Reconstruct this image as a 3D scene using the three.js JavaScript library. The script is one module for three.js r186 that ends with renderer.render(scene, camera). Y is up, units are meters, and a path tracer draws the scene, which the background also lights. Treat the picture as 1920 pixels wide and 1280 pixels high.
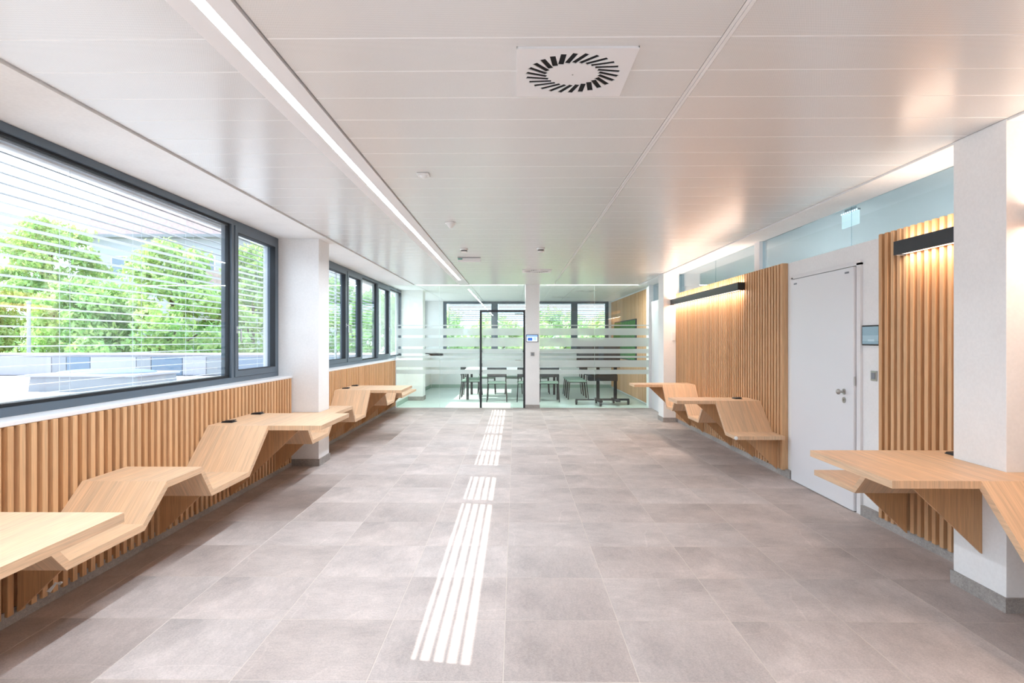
import * as THREE from 'three';
import { mergeGeometries } from 'three/addons/utils/BufferGeometryUtils.js';
import { RectAreaLightUniformsLib } from 'three/addons/lights/RectAreaLightUniformsLib.js';

RectAreaLightUniformsLib.init();
const scene = new THREE.Scene();

// ---------------------------------------------------------------- camera, sky, sun, exposure
const camera = new THREE.PerspectiveCamera(2 * Math.atan(640 / 1172) * 180 / Math.PI, 1.5, 0.05, 400);
camera.position.set(0, 1.5, 0);
camera.rotation.y = 0.0115;
camera.setViewOffset(1920, 1280, 7, 3.2, 1920, 1280);

scene.background = new THREE.Color().setRGB(2.4, 3.0, 3.6);

const sun = new THREE.DirectionalLight(new THREE.Color().setRGB(1, 0.965, 0.92), 10);
const SUN_AT = new THREE.Vector3(-1, 0.925, -0.18).multiplyScalar(40);
sun.position.copy(SUN_AT);
sun.castShadow = true;
sun.shadow.mapSize.set(4096, 4096);
sun.shadow.radius = 0.45;
Object.assign(sun.shadow.camera, { left: -30, right: 30, top: 30, bottom: -30, near: 1, far: 120 });
scene.add(sun);
scene.add(sun.target);

const renderer = new THREE.WebGLRenderer({ antialias: true });
renderer.toneMapping = THREE.LinearToneMapping;
renderer.toneMappingExposure = 1.06;
renderer.shadowMap.enabled = true;

const STRIP_RADIANCE = 122, LAMP_DOWN = 27, LAMP_UP = 18, ROOM_PANEL = 28, BACK_PANEL = 190;

// ---------------------------------------------------------------- helpers
let seed = 20240611;
const rnd = () => { seed = (seed * 1664525 + 1013904223) >>> 0; return seed / 4294967296; };
const rr = (a, b) => a + (b - a) * rnd();

const taken = new Map();
function numbered(name) {
  const n = taken.get(name) ?? 0;
  taken.set(name, n + 1);
  return n ? name + '_' + String(n).padStart(3, '0') : name;
}
function put(name, geo, mat, parent) {
  const m = new THREE.Mesh(geo, mat);
  m.name = name;
  if (parent) parent.add(m);
  return m;
}
function thing(name, label, category, at = [0, 0, 0], group) {
  const o = new THREE.Group();
  o.name = numbered(name);
  o.position.set(...at);
  o.userData = { label, category };
  if (group) o.userData.group = group;
  scene.add(o);
  return o;
}
function structure(name, label, category) {
  const o = new THREE.Group();
  o.name = name;
  o.userData = { label, category, kind: 'structure' };
  scene.add(o);
  return o;
}
// uv in metres; v runs along the grain
function uvs(geo, grain = 'z', du = 0, dv = 0) {
  const g = geo.index ? geo.toNonIndexed() : geo;
  g.computeVertexNormals();
  const p = g.attributes.position, n = g.attributes.normal, uv = new Float32Array(p.count * 2);
  for (let i = 0; i < p.count; i++) {
    const x = p.getX(i), y = p.getY(i), z = p.getZ(i), a = Math.abs(n.getX(i)), b = Math.abs(n.getY(i)), c = Math.abs(n.getZ(i));
    let u, v;
    if (a >= b && a >= c) [u, v] = grain === 'y' ? [z, y] : [y, z];
    else if (b >= c) [u, v] = grain === 'x' ? [z, x] : [x, z];
    else [u, v] = grain === 'x' ? [y, x] : [x, y];
    uv[2 * i] = u + du; uv[2 * i + 1] = v + dv;
  }
  g.setAttribute('uv', new THREE.BufferAttribute(uv, 2));
  return g;
}
function bx(x0, x1, y0, y1, z0, z1, grain = 'z', du = 0, dv = 0) {
  const g = new THREE.BoxGeometry(Math.abs(x1 - x0), Math.abs(y1 - y0), Math.abs(z1 - z0));
  g.translate((x0 + x1) / 2, (y0 + y1) / 2, (z0 + z1) / 2);
  return uvs(g, grain, du, dv);
}
// box with chamfered edges
function cbx(x0, x1, y0, y1, z0, z1, c = 0.002, grain = 'z', du = 0, dv = 0) {
  const w = Math.abs(x1 - x0) / 2, h = Math.abs(y1 - y0) / 2, d = Math.abs(z1 - z0) / 2, P = [], I = [];
  const key = new Map();
  const vert = (sx, sy, sz, ax) => {
    const k = [sx, sy, sz, ax].join();
    if (!key.has(k)) { key.set(k, P.length / 3); P.push(sx * (ax === 0 ? w : w - c), sy * (ax === 1 ? h : h - c), sz * (ax === 2 ? d : d - c)); }
    return key.get(k);
  };
  const quad = (a, b, e, f, out) => {
    const v = (i) => new THREE.Vector3(P[3 * i], P[3 * i + 1], P[3 * i + 2]);
    const n = v(b).sub(v(a)).cross(v(e).sub(v(a)));
    if (n.dot(out) < 0) I.push(a, e, b, a, f, e); else I.push(a, b, e, a, e, f);
  };
  for (let ax = 0; ax < 3; ax++) for (const s of [-1, 1]) {
    const o = [(ax + 1) % 3, (ax + 2) % 3], q = [[-1, -1], [1, -1], [1, 1], [-1, 1]].map(([a, b]) => { const t = [0, 0, 0]; t[ax] = s; t[o[0]] = a; t[o[1]] = b; return vert(...t, ax); });
    const out = [0, 0, 0]; out[ax] = s;
    quad(...q, new THREE.Vector3(...out));
  }
  for (let ax = 0; ax < 3; ax++) {
    const o = [(ax + 1) % 3, (ax + 2) % 3];
    for (const a of [-1, 1]) for (const b of [-1, 1]) {
      const at = (s, f) => { const t = [0, 0, 0]; t[ax] = s; t[o[0]] = a; t[o[1]] = b; return vert(...t, f); };
      const out = [0, 0, 0]; out[o[0]] = a; out[o[1]] = b;
      quad(at(-1, o[0]), at(1, o[0]), at(1, o[1]), at(-1, o[1]), new THREE.Vector3(...out));
    }
  }
  for (const a of [-1, 1]) for (const b of [-1, 1]) for (const e of [-1, 1]) {
    const t = [vert(a, b, e, 0), vert(a, b, e, 1), vert(a, b, e, 2)];
    if (a * b * e > 0) I.push(...t); else I.push(t[0], t[2], t[1]);
  }
  const g = new THREE.BufferGeometry();
  g.setAttribute('position', new THREE.Float32BufferAttribute(P, 3));
  g.setIndex(I);
  g.translate((x0 + x1) / 2, (y0 + y1) / 2, (z0 + z1) / 2);
  return uvs(g, grain, du, dv);
}
// polygon given in the two axes other than `axis`, swept along it from a to b; order of the two: x->(z,y), y->(x,z), z->(x,y)
function sweep(poly, axis, a, b, grain = 'z', du = 0, dv = 0) {
  const pts = poly.map(([p, q]) => new THREE.Vector2(p, q));
  if (THREE.ShapeUtils.area(pts) < 0) pts.reverse();
  const tri = THREE.ShapeUtils.triangulateShape(pts, []), P = [];
  const at = (p, t) => axis === 'x' ? [t, p.y, p.x] : axis === 'y' ? [p.x, t, p.y] : [p.x, p.y, t];
  const flip = axis !== 'z';
  const push = (A, B, C) => flip ? P.push(...A, ...C, ...B) : P.push(...A, ...B, ...C);
  const lo = Math.min(a, b), hi = Math.max(a, b);
  for (const [i, j, k] of tri) { push(at(pts[i], hi), at(pts[j], hi), at(pts[k], hi)); push(at(pts[i], lo), at(pts[k], lo), at(pts[j], lo)); }
  for (let i = 0; i < pts.length; i++) {
    const p = pts[i], q = pts[(i + 1) % pts.length];
    push(at(p, lo), at(q, lo), at(q, hi)); push(at(p, lo), at(q, hi), at(p, hi));
  }
  const g = new THREE.BufferGeometry();
  g.setAttribute('position', new THREE.Float32BufferAttribute(P, 3));
  return uvs(g, grain, du, dv);
}
const merge = (list) => mergeGeometries(list.map((g) => {
  const h = g.index ? g.toNonIndexed() : g;
  for (const k of Object.keys(h.attributes)) if (!['position', 'normal', 'uv'].includes(k)) h.deleteAttribute(k);
  return h;
}));
function rod(a, b, r, seg = 10, r2 = r) {
  const A = new THREE.Vector3(...a), B = new THREE.Vector3(...b), d = B.clone().sub(A), L = d.length();
  const g = new THREE.CylinderGeometry(r2, r, L, seg);
  g.translate(0, L / 2, 0);
  g.applyQuaternion(new THREE.Quaternion().setFromUnitVectors(new THREE.Vector3(0, 1, 0), d.normalize()));
  g.translate(...a);
  return g;
}

// ---------------------------------------------------------------- textures
function hash2(x, y, s) { let h = (x * 374761393 + y * 668265263 + s * 2147483647) | 0; h = Math.imul(h ^ (h >>> 13), 1274126177); h ^= h >>> 16; return (h >>> 0) / 4294967296; }
function noise(x, y, px, py, s) { // periodic value noise, period px, py cells
  const xi = Math.floor(x), yi = Math.floor(y), fx = x - xi, fy = y - yi, u = fx * fx * (3 - 2 * fx), v = fy * fy * (3 - 2 * fy);
  const w = (a, n) => ((a % n) + n) % n;
  const a = hash2(w(xi, px), w(yi, py), s), b = hash2(w(xi + 1, px), w(yi, py), s), c = hash2(w(xi, px), w(yi + 1, py), s), d = hash2(w(xi + 1, px), w(yi + 1, py), s);
  return a + (b - a) * u + (c - a) * v + (a - b - c + d) * u * v;
}
function tex(w, h, fn, rx, ry, srgb = true) {
  const d = new Uint8Array(w * h * 4);
  for (let j = 0; j < h; j++) for (let i = 0; i < w; i++) {
    const c = fn(i / w, j / h), k = 4 * (j * w + i);
    d[k] = Math.max(0, Math.min(255, c[0])); d[k + 1] = Math.max(0, Math.min(255, c[1])); d[k + 2] = Math.max(0, Math.min(255, c[2])); d[k + 3] = 255;
  }
  const t = new THREE.DataTexture(d, w, h);
  t.wrapS = t.wrapT = THREE.RepeatWrapping;
  t.magFilter = THREE.LinearFilter; t.minFilter = THREE.LinearMipmapLinearFilter; t.generateMipmaps = true;
  t.repeat.set(1 / rx, 1 / ry);
  if (srgb) t.colorSpace = THREE.SRGBColorSpace;
  t.needsUpdate = true;
  return t;
}
// oak: long streaks, cathedral bands, fine pores
function oak(s, base) {
  return tex(512, 1024, (u, v) => {
    const warp = noise(u * 4, v * 3, 4, 3, s) * 0.08;
    const a = noise((u + warp) * 26, v * 3, 26, 3, s + 1) - 0.5, b = noise((u + warp) * 90, v * 5, 90, 5, s + 2) - 0.5, c = noise(u * 250, v * 26, 250, 26, s + 3) - 0.5;
    const e = noise(u * 5, v * 2, 5, 2, s + 4) - 0.5;
    const k = 1 + 0.055 * a + 0.075 * b + 0.10 * c + 0.05 * e, w = 0.05 * a + 0.04 * e;
    return [base[0] * k, base[1] * (k - 0.35 * w), base[2] * (k - 0.8 * w)];
  }, 0.6, 2.0);
}
const oakA = oak(11, [216, 172, 128]), oakB = oak(57, [208, 161, 116]), oakPanel = oak(93, [224, 186, 149]);
const tileTex = tex(1024, 1024, (u, v) => {
  const a = noise(u * 5, v * 5, 5, 5, 3) - 0.5, b = noise(u * 14, v * 11, 14, 11, 4) - 0.5, c = noise(u * 40, v * 34, 40, 34, 5) - 0.5, d = noise(u * 512, v * 512, 512, 512, 6) - 0.5, e = noise(u * 220, v * 60, 220, 60, 7) - 0.5;
  const vein = Math.max(0, 1 - Math.abs(noise(u * 6 + b * 0.6, v * 9 + a * 0.8, 6, 9, 8) - 0.5) * 46) * (noise(u * 4, v * 4, 4, 4, 9) > 0.62 ? 1 : 0.1);
  const k = 1 + 0.12 * a + 0.09 * b + 0.06 * c + 0.10 * d + 0.04 * e + 0.05 * vein;
  return [192 * k, 181 * k, 176 * k];
}, 2.4, 2.4);
const tileRough = tex(512, 512, (u, v) => { const k = 165 + 45 * (noise(u * 9, v * 9, 9, 9, 21) - 0.5) + 34 * (noise(u * 128, v * 128, 128, 128, 22) - 0.5); return [k, k, k]; }, 1.2, 1.2, false);
const stoneTex = tex(512, 512, (u, v) => {
  const a = noise(u * 7, v * 7, 7, 7, 31) - 0.5, d = noise(u * 256, v * 256, 256, 256, 32) - 0.5, c = noise(u * 60, v * 60, 60, 60, 33) - 0.5;
  const k = 1 + 0.14 * a + 0.2 * d + 0.1 * c; return [164 * k, 158 * k, 153 * k];
}, 0.8, 0.8);
// perforated sheet: one board wide (0.312 m, 60 holes and two plain borders), 8 holes long
const BOARD = 0.312;
const perfTex = tex(128, 1024, (u, v) => {
  const m = v * BOARD, border = 0.006;
  if (m < border || m > BOARD - border) return [246, 245, 244];
  const rows = 58, r = (m - border) / (BOARD - 2 * border) * rows, q = Math.floor(r), fx = (u * 8 + (q % 2) * 0.5) % 1 - 0.5, fy = r - q - 0.5;
  const d = Math.hypot(fx, fy), t = Math.min(1, Math.max(0, (d - 0.24) / 0.08));
  const k = 178 + (238 - 178) * t; return [k, k * 0.993, k * 0.985];
}, 0.04, BOARD);
const plasterTex = tex(256, 256, (u, v) => { const k = 0.985 + 0.02 * (noise(u * 90, v * 90, 90, 90, 41) - 0.5) + 0.015 * (noise(u * 6, v * 6, 6, 6, 42) - 0.5); return [246 * k, 245 * k, 244 * k]; }, 1, 1);
const gravelTex = tex(512, 512, (u, v) => { const k = 0.72 + 0.5 * noise(u * 64, v * 64, 64, 64, 51) + 0.25 * (noise(u * 150, v * 150, 150, 150, 52) - 0.5); return [188 * k, 188 * k, 190 * k]; }, 3, 3);
const roofTex = tex(256, 256, (u, v) => { const k = 0.94 + 0.12 * noise(u * 60, v * 60, 60, 60, 61), row = 1; return [198 * k * row, 172 * k * row, 170 * k * row]; }, 6, 6);
const mossTex = tex(256, 256, (u, v) => { const n = noise(u * 40, v * 40, 40, 40, 71), b = noise(u * 9, v * 9, 9, 9, 72); return [30 + 60 * n, 95 + 110 * n * (0.6 + b * 0.6), 28 + 30 * n]; }, 0.8, 0.8);
const linoTex = tex(256, 256, (u, v) => { const k = 0.96 + 0.06 * noise(u * 128, v * 128, 128, 128, 81) + 0.04 * noise(u * 6, v * 6, 6, 6, 82); return [196 * k, 211 * k, 203 * k]; }, 1.5, 1.5);
function screenTex(draw, w = 256, h = 180) {
  const c = document.createElement('canvas');
  c.width = w; c.height = h;
  draw(c.getContext('2d'), w, h);
  const t = new THREE.CanvasTexture(c);
  t.colorSpace = THREE.SRGBColorSpace;
  return t;
}

// ---------------------------------------------------------------- materials
const std = (o) => new THREE.MeshStandardMaterial(o);
const phy = (o) => new THREE.MeshPhysicalMaterial(o);
const M = {
  white: std({ color: 0xffffff, map: plasterTex, roughness: 0.85, bumpMap: plasterTex, bumpScale: 0.0004 }),
  whitePaint: std({ color: 0xeceaea, roughness: 0.55 }),
  doorWhite: std({ color: 0xebebee, roughness: 0.42 }),
  sill: std({ color: 0xf1f1f2, roughness: 0.35 }),
  plastic: std({ color: 0xefefec, roughness: 0.45 }),
  oakA: std({ map: oakA, roughness: 0.55, bumpMap: oakA, bumpScale: 0.0003 }),
  oakB: std({ map: oakB, roughness: 0.55, bumpMap: oakB, bumpScale: 0.0003 }),
  oakPanel: std({ map: oakPanel, roughness: 0.48 }),
  backing: std({ map: oakB, color: 0xd8c2ae, roughness: 0.7 }),
  grout: std({ color: 0xcfc4ba, roughness: 0.9 }),
  stone: std({ map: stoneTex, roughness: 0.7 }),
  ceiling: std({ map: perfTex, color: 0xffffff, roughness: 0.25 }),
  ceilingPlain: std({ color: 0xf0efee, roughness: 0.35 }),
  dark: std({ color: 0x202226, roughness: 0.8 }),
  void: std({ color: 0x141416, roughness: 0.9 }),
  frame: std({ color: 0x5d6a76, roughness: 0.42, metalness: 0.15 }),
  gasket: std({ color: 0x1d2126, roughness: 0.6 }),
  glass: phy({ color: 0xffffff, transmission: 1, roughness: 0, ior: 1.5, thickness: 0 }),
  partition: phy({ color: 0xf9fdfb, transmission: 1, roughness: 0, ior: 1.5, thickness: 0 }),
  clerestory: phy({ color: 0xdeebf0, transmission: 1, roughness: 0.02, ior: 1.5, thickness: 0 }),
  frost: phy({ color: 0xf4f8f7, transmission: 0.66, roughness: 0.6, ior: 1.3, thickness: 0 }),
  seal: std({ color: 0xdcece6, roughness: 0.3 }),
  alu: std({ color: 0xc9ced2, roughness: 0.4, metalness: 0.6 }),
  blind: std({ color: 0xb6bec6, roughness: 0.5, metalness: 0.1 }),
  steel: std({ color: 0xb4b2ae, roughness: 0.28, metalness: 0.9 }),
  lampBody: std({ color: 0x33363b, roughness: 0.5, metalness: 0.3 }),
  black: std({ color: 0x1b1c1f, roughness: 0.5 }),
  blackSoft: std({ color: 0x2a2b2f, roughness: 0.65 }),
  seatGreen: std({ color: 0x8fa698, roughness: 0.8 }),
  tableWhite: std({ color: 0xf0f0ee, roughness: 0.4 }),
  glowCool: std({ color: 0xffffff, emissive: new THREE.Color(1, 0.99, 0.97), emissiveIntensity: 1.7, roughness: 0.6 }),
  glowWarm: std({ color: 0xffffff, emissive: new THREE.Color(1, 0.86, 0.72), emissiveIntensity: 2.4, roughness: 0.6 }),
  lino: std({ map: linoTex, roughness: 0.35 }),
  linoBase: std({ color: 0xa6bcae, roughness: 0.5 }),
  gravel: std({ map: gravelTex, roughness: 0.95, bumpMap: gravelTex, bumpScale: 0.02 }),
  cladPale: std({ color: 0xa2a2ac, roughness: 0.7 }),
  cladGrey: std({ color: 0x8a8e94, roughness: 0.7 }),
  cladBlue: std({ color: 0x65788c, roughness: 0.5 }),
  roof: std({ map: roofTex, roughness: 0.85 }),
  facade: std({ color: 0xb6bac2, roughness: 0.9 }),
  facadeWindow: std({ color: 0x7d8ea0, roughness: 0.2 }),
  bark: std({ color: 0x6b5a4c, roughness: 0.95 }),
  earth: std({ color: 0x8d9a74, roughness: 1 }),
  moss: std({ map: mossTex, color: 0xbcbcbc, roughness: 1, bumpMap: mossTex, bumpScale: 0.03 }),
};

// ---------------------------------------------------------------- main dimensions
const CEIL = 2.717, SOFFIT = 2.703, Z_BACK = 4.0, Z_GLASS = -13.79, Z_END = -19.6;
const XL = -2.82, XL_SLAT = -2.64, XR = 2.985, XR_SLAT = 2.92;

// ---------------------------------------------------------------- floor
{
  const f = structure('floor', 'greige stone-look tiled floor of the hall', 'floor');
  put('screed', bx(-3.1, 5.6, -0.3, -0.0008, Z_BACK + 0.1, Z_GLASS - 0.02), M.grout, f);
  const T = 0.6, J = 0.0018, tones = [0xffffff, 0xf9f7f6, 0xfcfaf9, 0xf5f2f0].map((c) => phy({ specularIntensity: 0.6, map: tileTex, roughnessMap: tileRough, roughness: 1.0, color: c }));
  const cache = new Map();
  const tileGeo = (w, d, k) => {
    const key = w.toFixed(3) + d.toFixed(3) + k;
    if (!cache.has(key)) {
      const g = cbx(0, w, -0.02, 0, -d, 0, 0.0012);
      const uv = g.attributes.uv, ou = k * 0.61, ov = k * 0.37;
      for (let i = 0; i < uv.count; i++) k % 2 ? uv.setXY(i, uv.getY(i) + ou, uv.getX(i) + ov) : uv.setXY(i, uv.getX(i) + ou, uv.getY(i) + ov);
      cache.set(key, g);
    }
    return cache.get(key);
  };
  const xs = [-2.665]; for (let x = -2.455; x < 2.95; x += T) xs.push(x); xs.push(2.955);
  let n = 0;
  for (let z = -1.545; z > Z_GLASS + 0.01; z -= T) for (let i = 0; i + 1 < xs.length; i++) {
    const d = Math.min(T, z - Z_GLASS), k = Math.floor(rnd() * 7);
    const m = put('tile', tileGeo(xs[i + 1] - xs[i] - 2 * J, d - 2 * J, k), tones[Math.floor(rnd() * 4)], f);
    m.position.set(xs[i] + J, 0, z - J);
    n++;
  }
  const behind = std({ map: tileTex, roughness: 0.5 });
  put('tile_field', bx(-2.665, 2.955, -0.02, 0, Z_BACK, -1.545), behind, f);
}
// ---------------------------------------------------------------- ceiling of metal boards
{
  const c = structure('ceiling', 'white perforated metal board ceiling', 'ceiling');
  put('slab', bx(-3.0, 5.7, 2.80, 3.1, Z_BACK + 0.2, Z_END - 0.3), M.white, c);
  const cols = [[-2.228, -1.252], [-1.006, 0.829], [0.865, 2.70]], G = 0.0012;
  for (const [x0, x1] of cols) {
    const g = cbx(x0, x1, 0, 0.03, 0, BOARD - 2 * G, 0.0015);
    const uv = g.attributes.uv, p = g.attributes.position;
    for (let i = 0; i < uv.count; i++) uv.setXY(i, p.getX(i), p.getZ(i) + G);
    for (let k = 0; ; k++) {
      const z = -2.518 - BOARD * (k - 4);                      // near edge of the board
      if (z - BOARD < Z_GLASS) {
        const last = bx(x0, x1, 0, 0.03, 0, z - Z_GLASS - G);
        put('ceiling_board', last, M.ceilingPlain, c).position.set(0, CEIL, Z_GLASS);
        break;
      }
      put('ceiling_board', g, M.ceiling, c).position.set(0, CEIL, z - BOARD + G);
    }
    put('ceiling_field', bx(x0, x1, CEIL, CEIL + 0.03, -2.518 + BOARD * 4, Z_BACK), M.ceilingPlain, c);
  }
  put('joint_profile', merge([bx(0.831, 0.846, CEIL - 0.0005, CEIL + 0.03, Z_BACK, Z_GLASS), bx(0.848, 0.863, CEIL - 0.002, CEIL + 0.03, Z_BACK, Z_GLASS)]), M.ceilingPlain, c);
  put('plaster_strip', bx(-2.96, -2.238, SOFFIT, SOFFIT + 0.05, Z_BACK, Z_GLASS), M.white, c);
  put('plaster_strip', bx(2.706, 3.06, SOFFIT, SOFFIT + 0.05, Z_BACK, Z_GLASS), M.white, c);
}
// ---------------------------------------------------------------- walls
{
  const w = structure('wall_left', 'low white wall under the left windows with white sill', 'wall');
  put('plaster', merge([bx(-2.94, -2.705, -0.3, 1.045, Z_BACK, Z_END), bx(-2.94, XL, 1.04, 2.71, -3.28, -1.70), bx(-2.94, XL, 1.04, 2.71, -7.42, -7.86), bx(-2.94, XL, 1.04, 2.71, 3.4, Z_BACK), bx(-3.05, -2.90, 2.71, 3.4, Z_BACK, Z_END),
    bx(-2.70, -2.665, -0.05, 1.02, Z_GLASS, Z_END)]), M.white, w);
  put('window_sill', cbx(-2.86, -2.648, 1.046, 1.072, -7.405, 2.0, 0.003), M.sill, w);
  put('window_sill', cbx(-2.86, -2.648, 1.046, 1.072, Z_GLASS + 0.005, -7.83, 0.003), M.sill, w);
  const bsm = put('parapet_sheet', bx(-3.14, -2.94, 1.03, 1.05, Z_BACK, Z_END), M.whitePaint, w);
  bsm.userData.label = 'outer metal sill sheet';
}
{
  const w = structure('wall_right', 'white right wall with glazed strip above', 'wall');
  put('plaster', bx(XR, 3.10, -0.3, 2.335, Z_BACK, Z_GLASS), M.white, w);
  put('wall_end', bx(2.985, 3.10, -0.3, 2.70, Z_GLASS, Z_GLASS - 0.5), M.white, w);
  put('post', bx(2.99, 3.09, 2.335, 2.703, -7.70, -7.86), M.whitePaint, w);
}
{
  const w = structure('wall_back', 'plain white wall closing the hall behind the viewer', 'wall');
  put('plaster', bx(-3.0, 3.1, -0.3, 2.8, Z_BACK, Z_BACK + 0.12), M.white, w);
}
{
  const w = structure('wall_front', 'far white wall of the meeting room around its windows', 'wall');
  put('plaster', merge([bx(-2.94, 3.2, -0.3, 1.10, Z_END, Z_END - 0.25), bx(-2.94, -2.27, 1.0, 2.8, Z_END, Z_END - 0.25), bx(2.92, 3.2, 1.0, 2.8, Z_END, Z_END - 0.25), bx(-2.94, 3.2, 2.71, 3.4, Z_END - 0.02, Z_END - 0.25)]), M.white, w);
  put('window_board', cbx(-2.28, 2.93, 1.085, 1.11, Z_END - 0.05, Z_END + 0.10, 0.003), M.sill, w);
}
{
  const b = structure('baseboard_left', 'grey stone baseboard under the left slats', 'baseboard');
  put('skirting', bx(-2.70, -2.657, 0, 0.08, -1.0, -7.405), M.stone, b);
  put('skirting', bx(-2.70, -2.657, 0, 0.08, -7.83, Z_GLASS + 0.01), M.stone, b);
}
{
  const b = structure('baseboard_right', 'grey stone baseboard along the right wall', 'baseboard');
  put('skirting', bx(2.95, XR, 0, 0.085, -1.0, -3.465), M.stone, b);
  put('skirting', bx(2.95, XR, 0, 0.085, -3.895, -5.38), M.stone, b);
  put('skirting', bx(2.95, XR, 0, 0.085, -6.76, -11.43), M.stone, b);
}
// ---------------------------------------------------------------- adjoining corridor behind the glazed strip
{
  const r = structure('wall_corridor', 'pale corridor seen through the glazed strip above the right wall', 'wall');
  put('plaster', bx(5.5, 5.62, -0.3, 2.8, Z_BACK, Z_GLASS - 0.5), M.white, r);
  put('end_wall', bx(3.1, 5.5, -0.3, 2.8, Z_GLASS - 0.4, Z_GLASS - 0.5), M.white, r);
  put('end_wall', bx(3.1, 5.5, -0.3, 2.8, Z_BACK, Z_BACK + 0.12), M.white, r);
  put('corridor_ceiling', bx(3.06, 5.5, 2.715, 2.79, Z_BACK, Z_GLASS - 0.4), M.ceilingPlain, r);
}
// ---------------------------------------------------------------- pillars
function pillar(label, x0, x1, z0, z1, top, base, y0 = 0) {
  const o = thing('pillar', label, 'pillar');
  o.userData.kind = 'structure';
  put('shaft', cbx(x0, x1, y0, top, z1, z0, 0.002), M.white, o);
  if (base) put('skirting', base, M.stone, o);
  return o;
}
const skirt = (x0, x1, z0, z1, h = 0.082, t = 0.012) => merge([bx(x0, x1, 0, h, z0, z0 + t), bx(x0, x1, 0, h, z1, z1 - t)]);
pillar('white pillar between the left windows, stone skirting at its foot', -2.90, -2.34, -7.41, -7.82, SOFFIT, merge([bx(-2.655, -2.328, 0, 0.082, -7.41, -7.398), bx(-2.34, -2.328, 0, 0.082, -7.41, -7.832), bx(-2.655, -2.34, 0, 0.082, -7.82, -7.832)]));
pillar('large white pillar standing closest on the right', 2.70, 2.984, -3.47, -3.885, CEIL, merge([bx(2.688, 2.949, 0, 0.082, -3.47, -3.458), bx(2.688, 2.70, 0, 0.082, -3.47, -3.897), bx(2.70, 2.949, 0, 0.082, -3.885, -3.897)]));
pillar('white pillar at the far end of the right slat wall', 2.70, 2.984, -11.43, -11.835, CEIL, merge([bx(2.688, 2.949, 0, 0.082, -11.43, -11.418), bx(2.688, 2.70, 0, 0.082, -11.43, -11.847), bx(2.70, 2.984, 0, 0.082, -11.835, -11.847)]));
pillar('narrow white pillar standing in the glass partition', 0.219, 0.529, -13.73, -14.08, CEIL + 0.05, merge([bx(0.213, 0.535, 0, 0.075, -13.73, -13.722)]));
pillar('white pillar by the window inside the meeting room', -2.90, -2.29, -15.42, -15.85, CEIL, merge([bx(-2.66, -2.278, 0, 0.1, -15.42, -15.408), bx(-2.29, -2.278, 0, 0.1, -15.42, -15.862)]));

// ---------------------------------------------------------------- oak slat linings
const slatGeos = new Map();
function slatGeo(h, k, w = 0.04, d = 0.055) {
  const key = h.toFixed(3) + '_' + k + '_' + w;
  if (!slatGeos.has(key)) slatGeos.set(key, cbx(0, d, 0, h, -w, 0, 0.0012, 'y', 0.131 * k, 0.47 * k));
  return slatGeos.get(key);
}
function slatPanel(label, xBack, side, zNear, zFar, y0, y1, group) {
  // side +1: the slats face +x (left wall), -1: they face -x (right wall)
  const o = thing('slat_panel', label, 'wall panel', [xBack, 0, zNear], group);
  put('backing_board', bx(0, -side * 0.006, y0, y1, 0, zFar - zNear, 'y'), M.backing, o);
  const n = Math.floor((zNear - zFar - 0.04) / 0.08) + 1;
  for (let i = 0; i < n; i++) {
    const m = put('slat', slatGeo(y1 - y0, Math.floor(rnd() * 6)), rnd() < 0.5 ? M.oakA : M.oakB, o);
    m.position.set(side > 0 ? 0 : -0.055, y0, -0.08 * i - (i === 0 ? 0.0006 : 0));
  }
  return o;
}
slatPanel('low oak slat panel under the nearest left window', -2.695, 1, -1.30, -7.405, 0.055, 1.045);
slatPanel('low oak slat panel under the far left windows beside the glass partition', -2.695, 1, -7.84, Z_GLASS + 0.03, 0.055, 1.045);
const far = slatPanel('tall oak slat wall behind the far right bench', 2.975, -1, -6.89, -11.425, 0.075, 2.337);
put('edge_board', bx(-0.055, 0.008, 0.075, 2.337, 0.0008, 0.012, 'y'), M.oakA, far);
slatPanel('tall oak slat wall between the white door and nearest pillar', 2.975, -1, -3.90, -5.065, 0.075, 2.345);
slatPanel('oak slat wall right of the large near pillar', 2.975, -1, -1.4, -3.46, 0.075, 2.345);
const meet = slatPanel('oak slat wall inside the meeting room behind the partition', 3.04, -1, -14.35, Z_END + 0.02, 0.06, 2.66);
put('edge_board', bx(-0.055, 0.006, 0.06, 2.66, 0.0008, 0.03, 'y'), M.oakB, meet);

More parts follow.
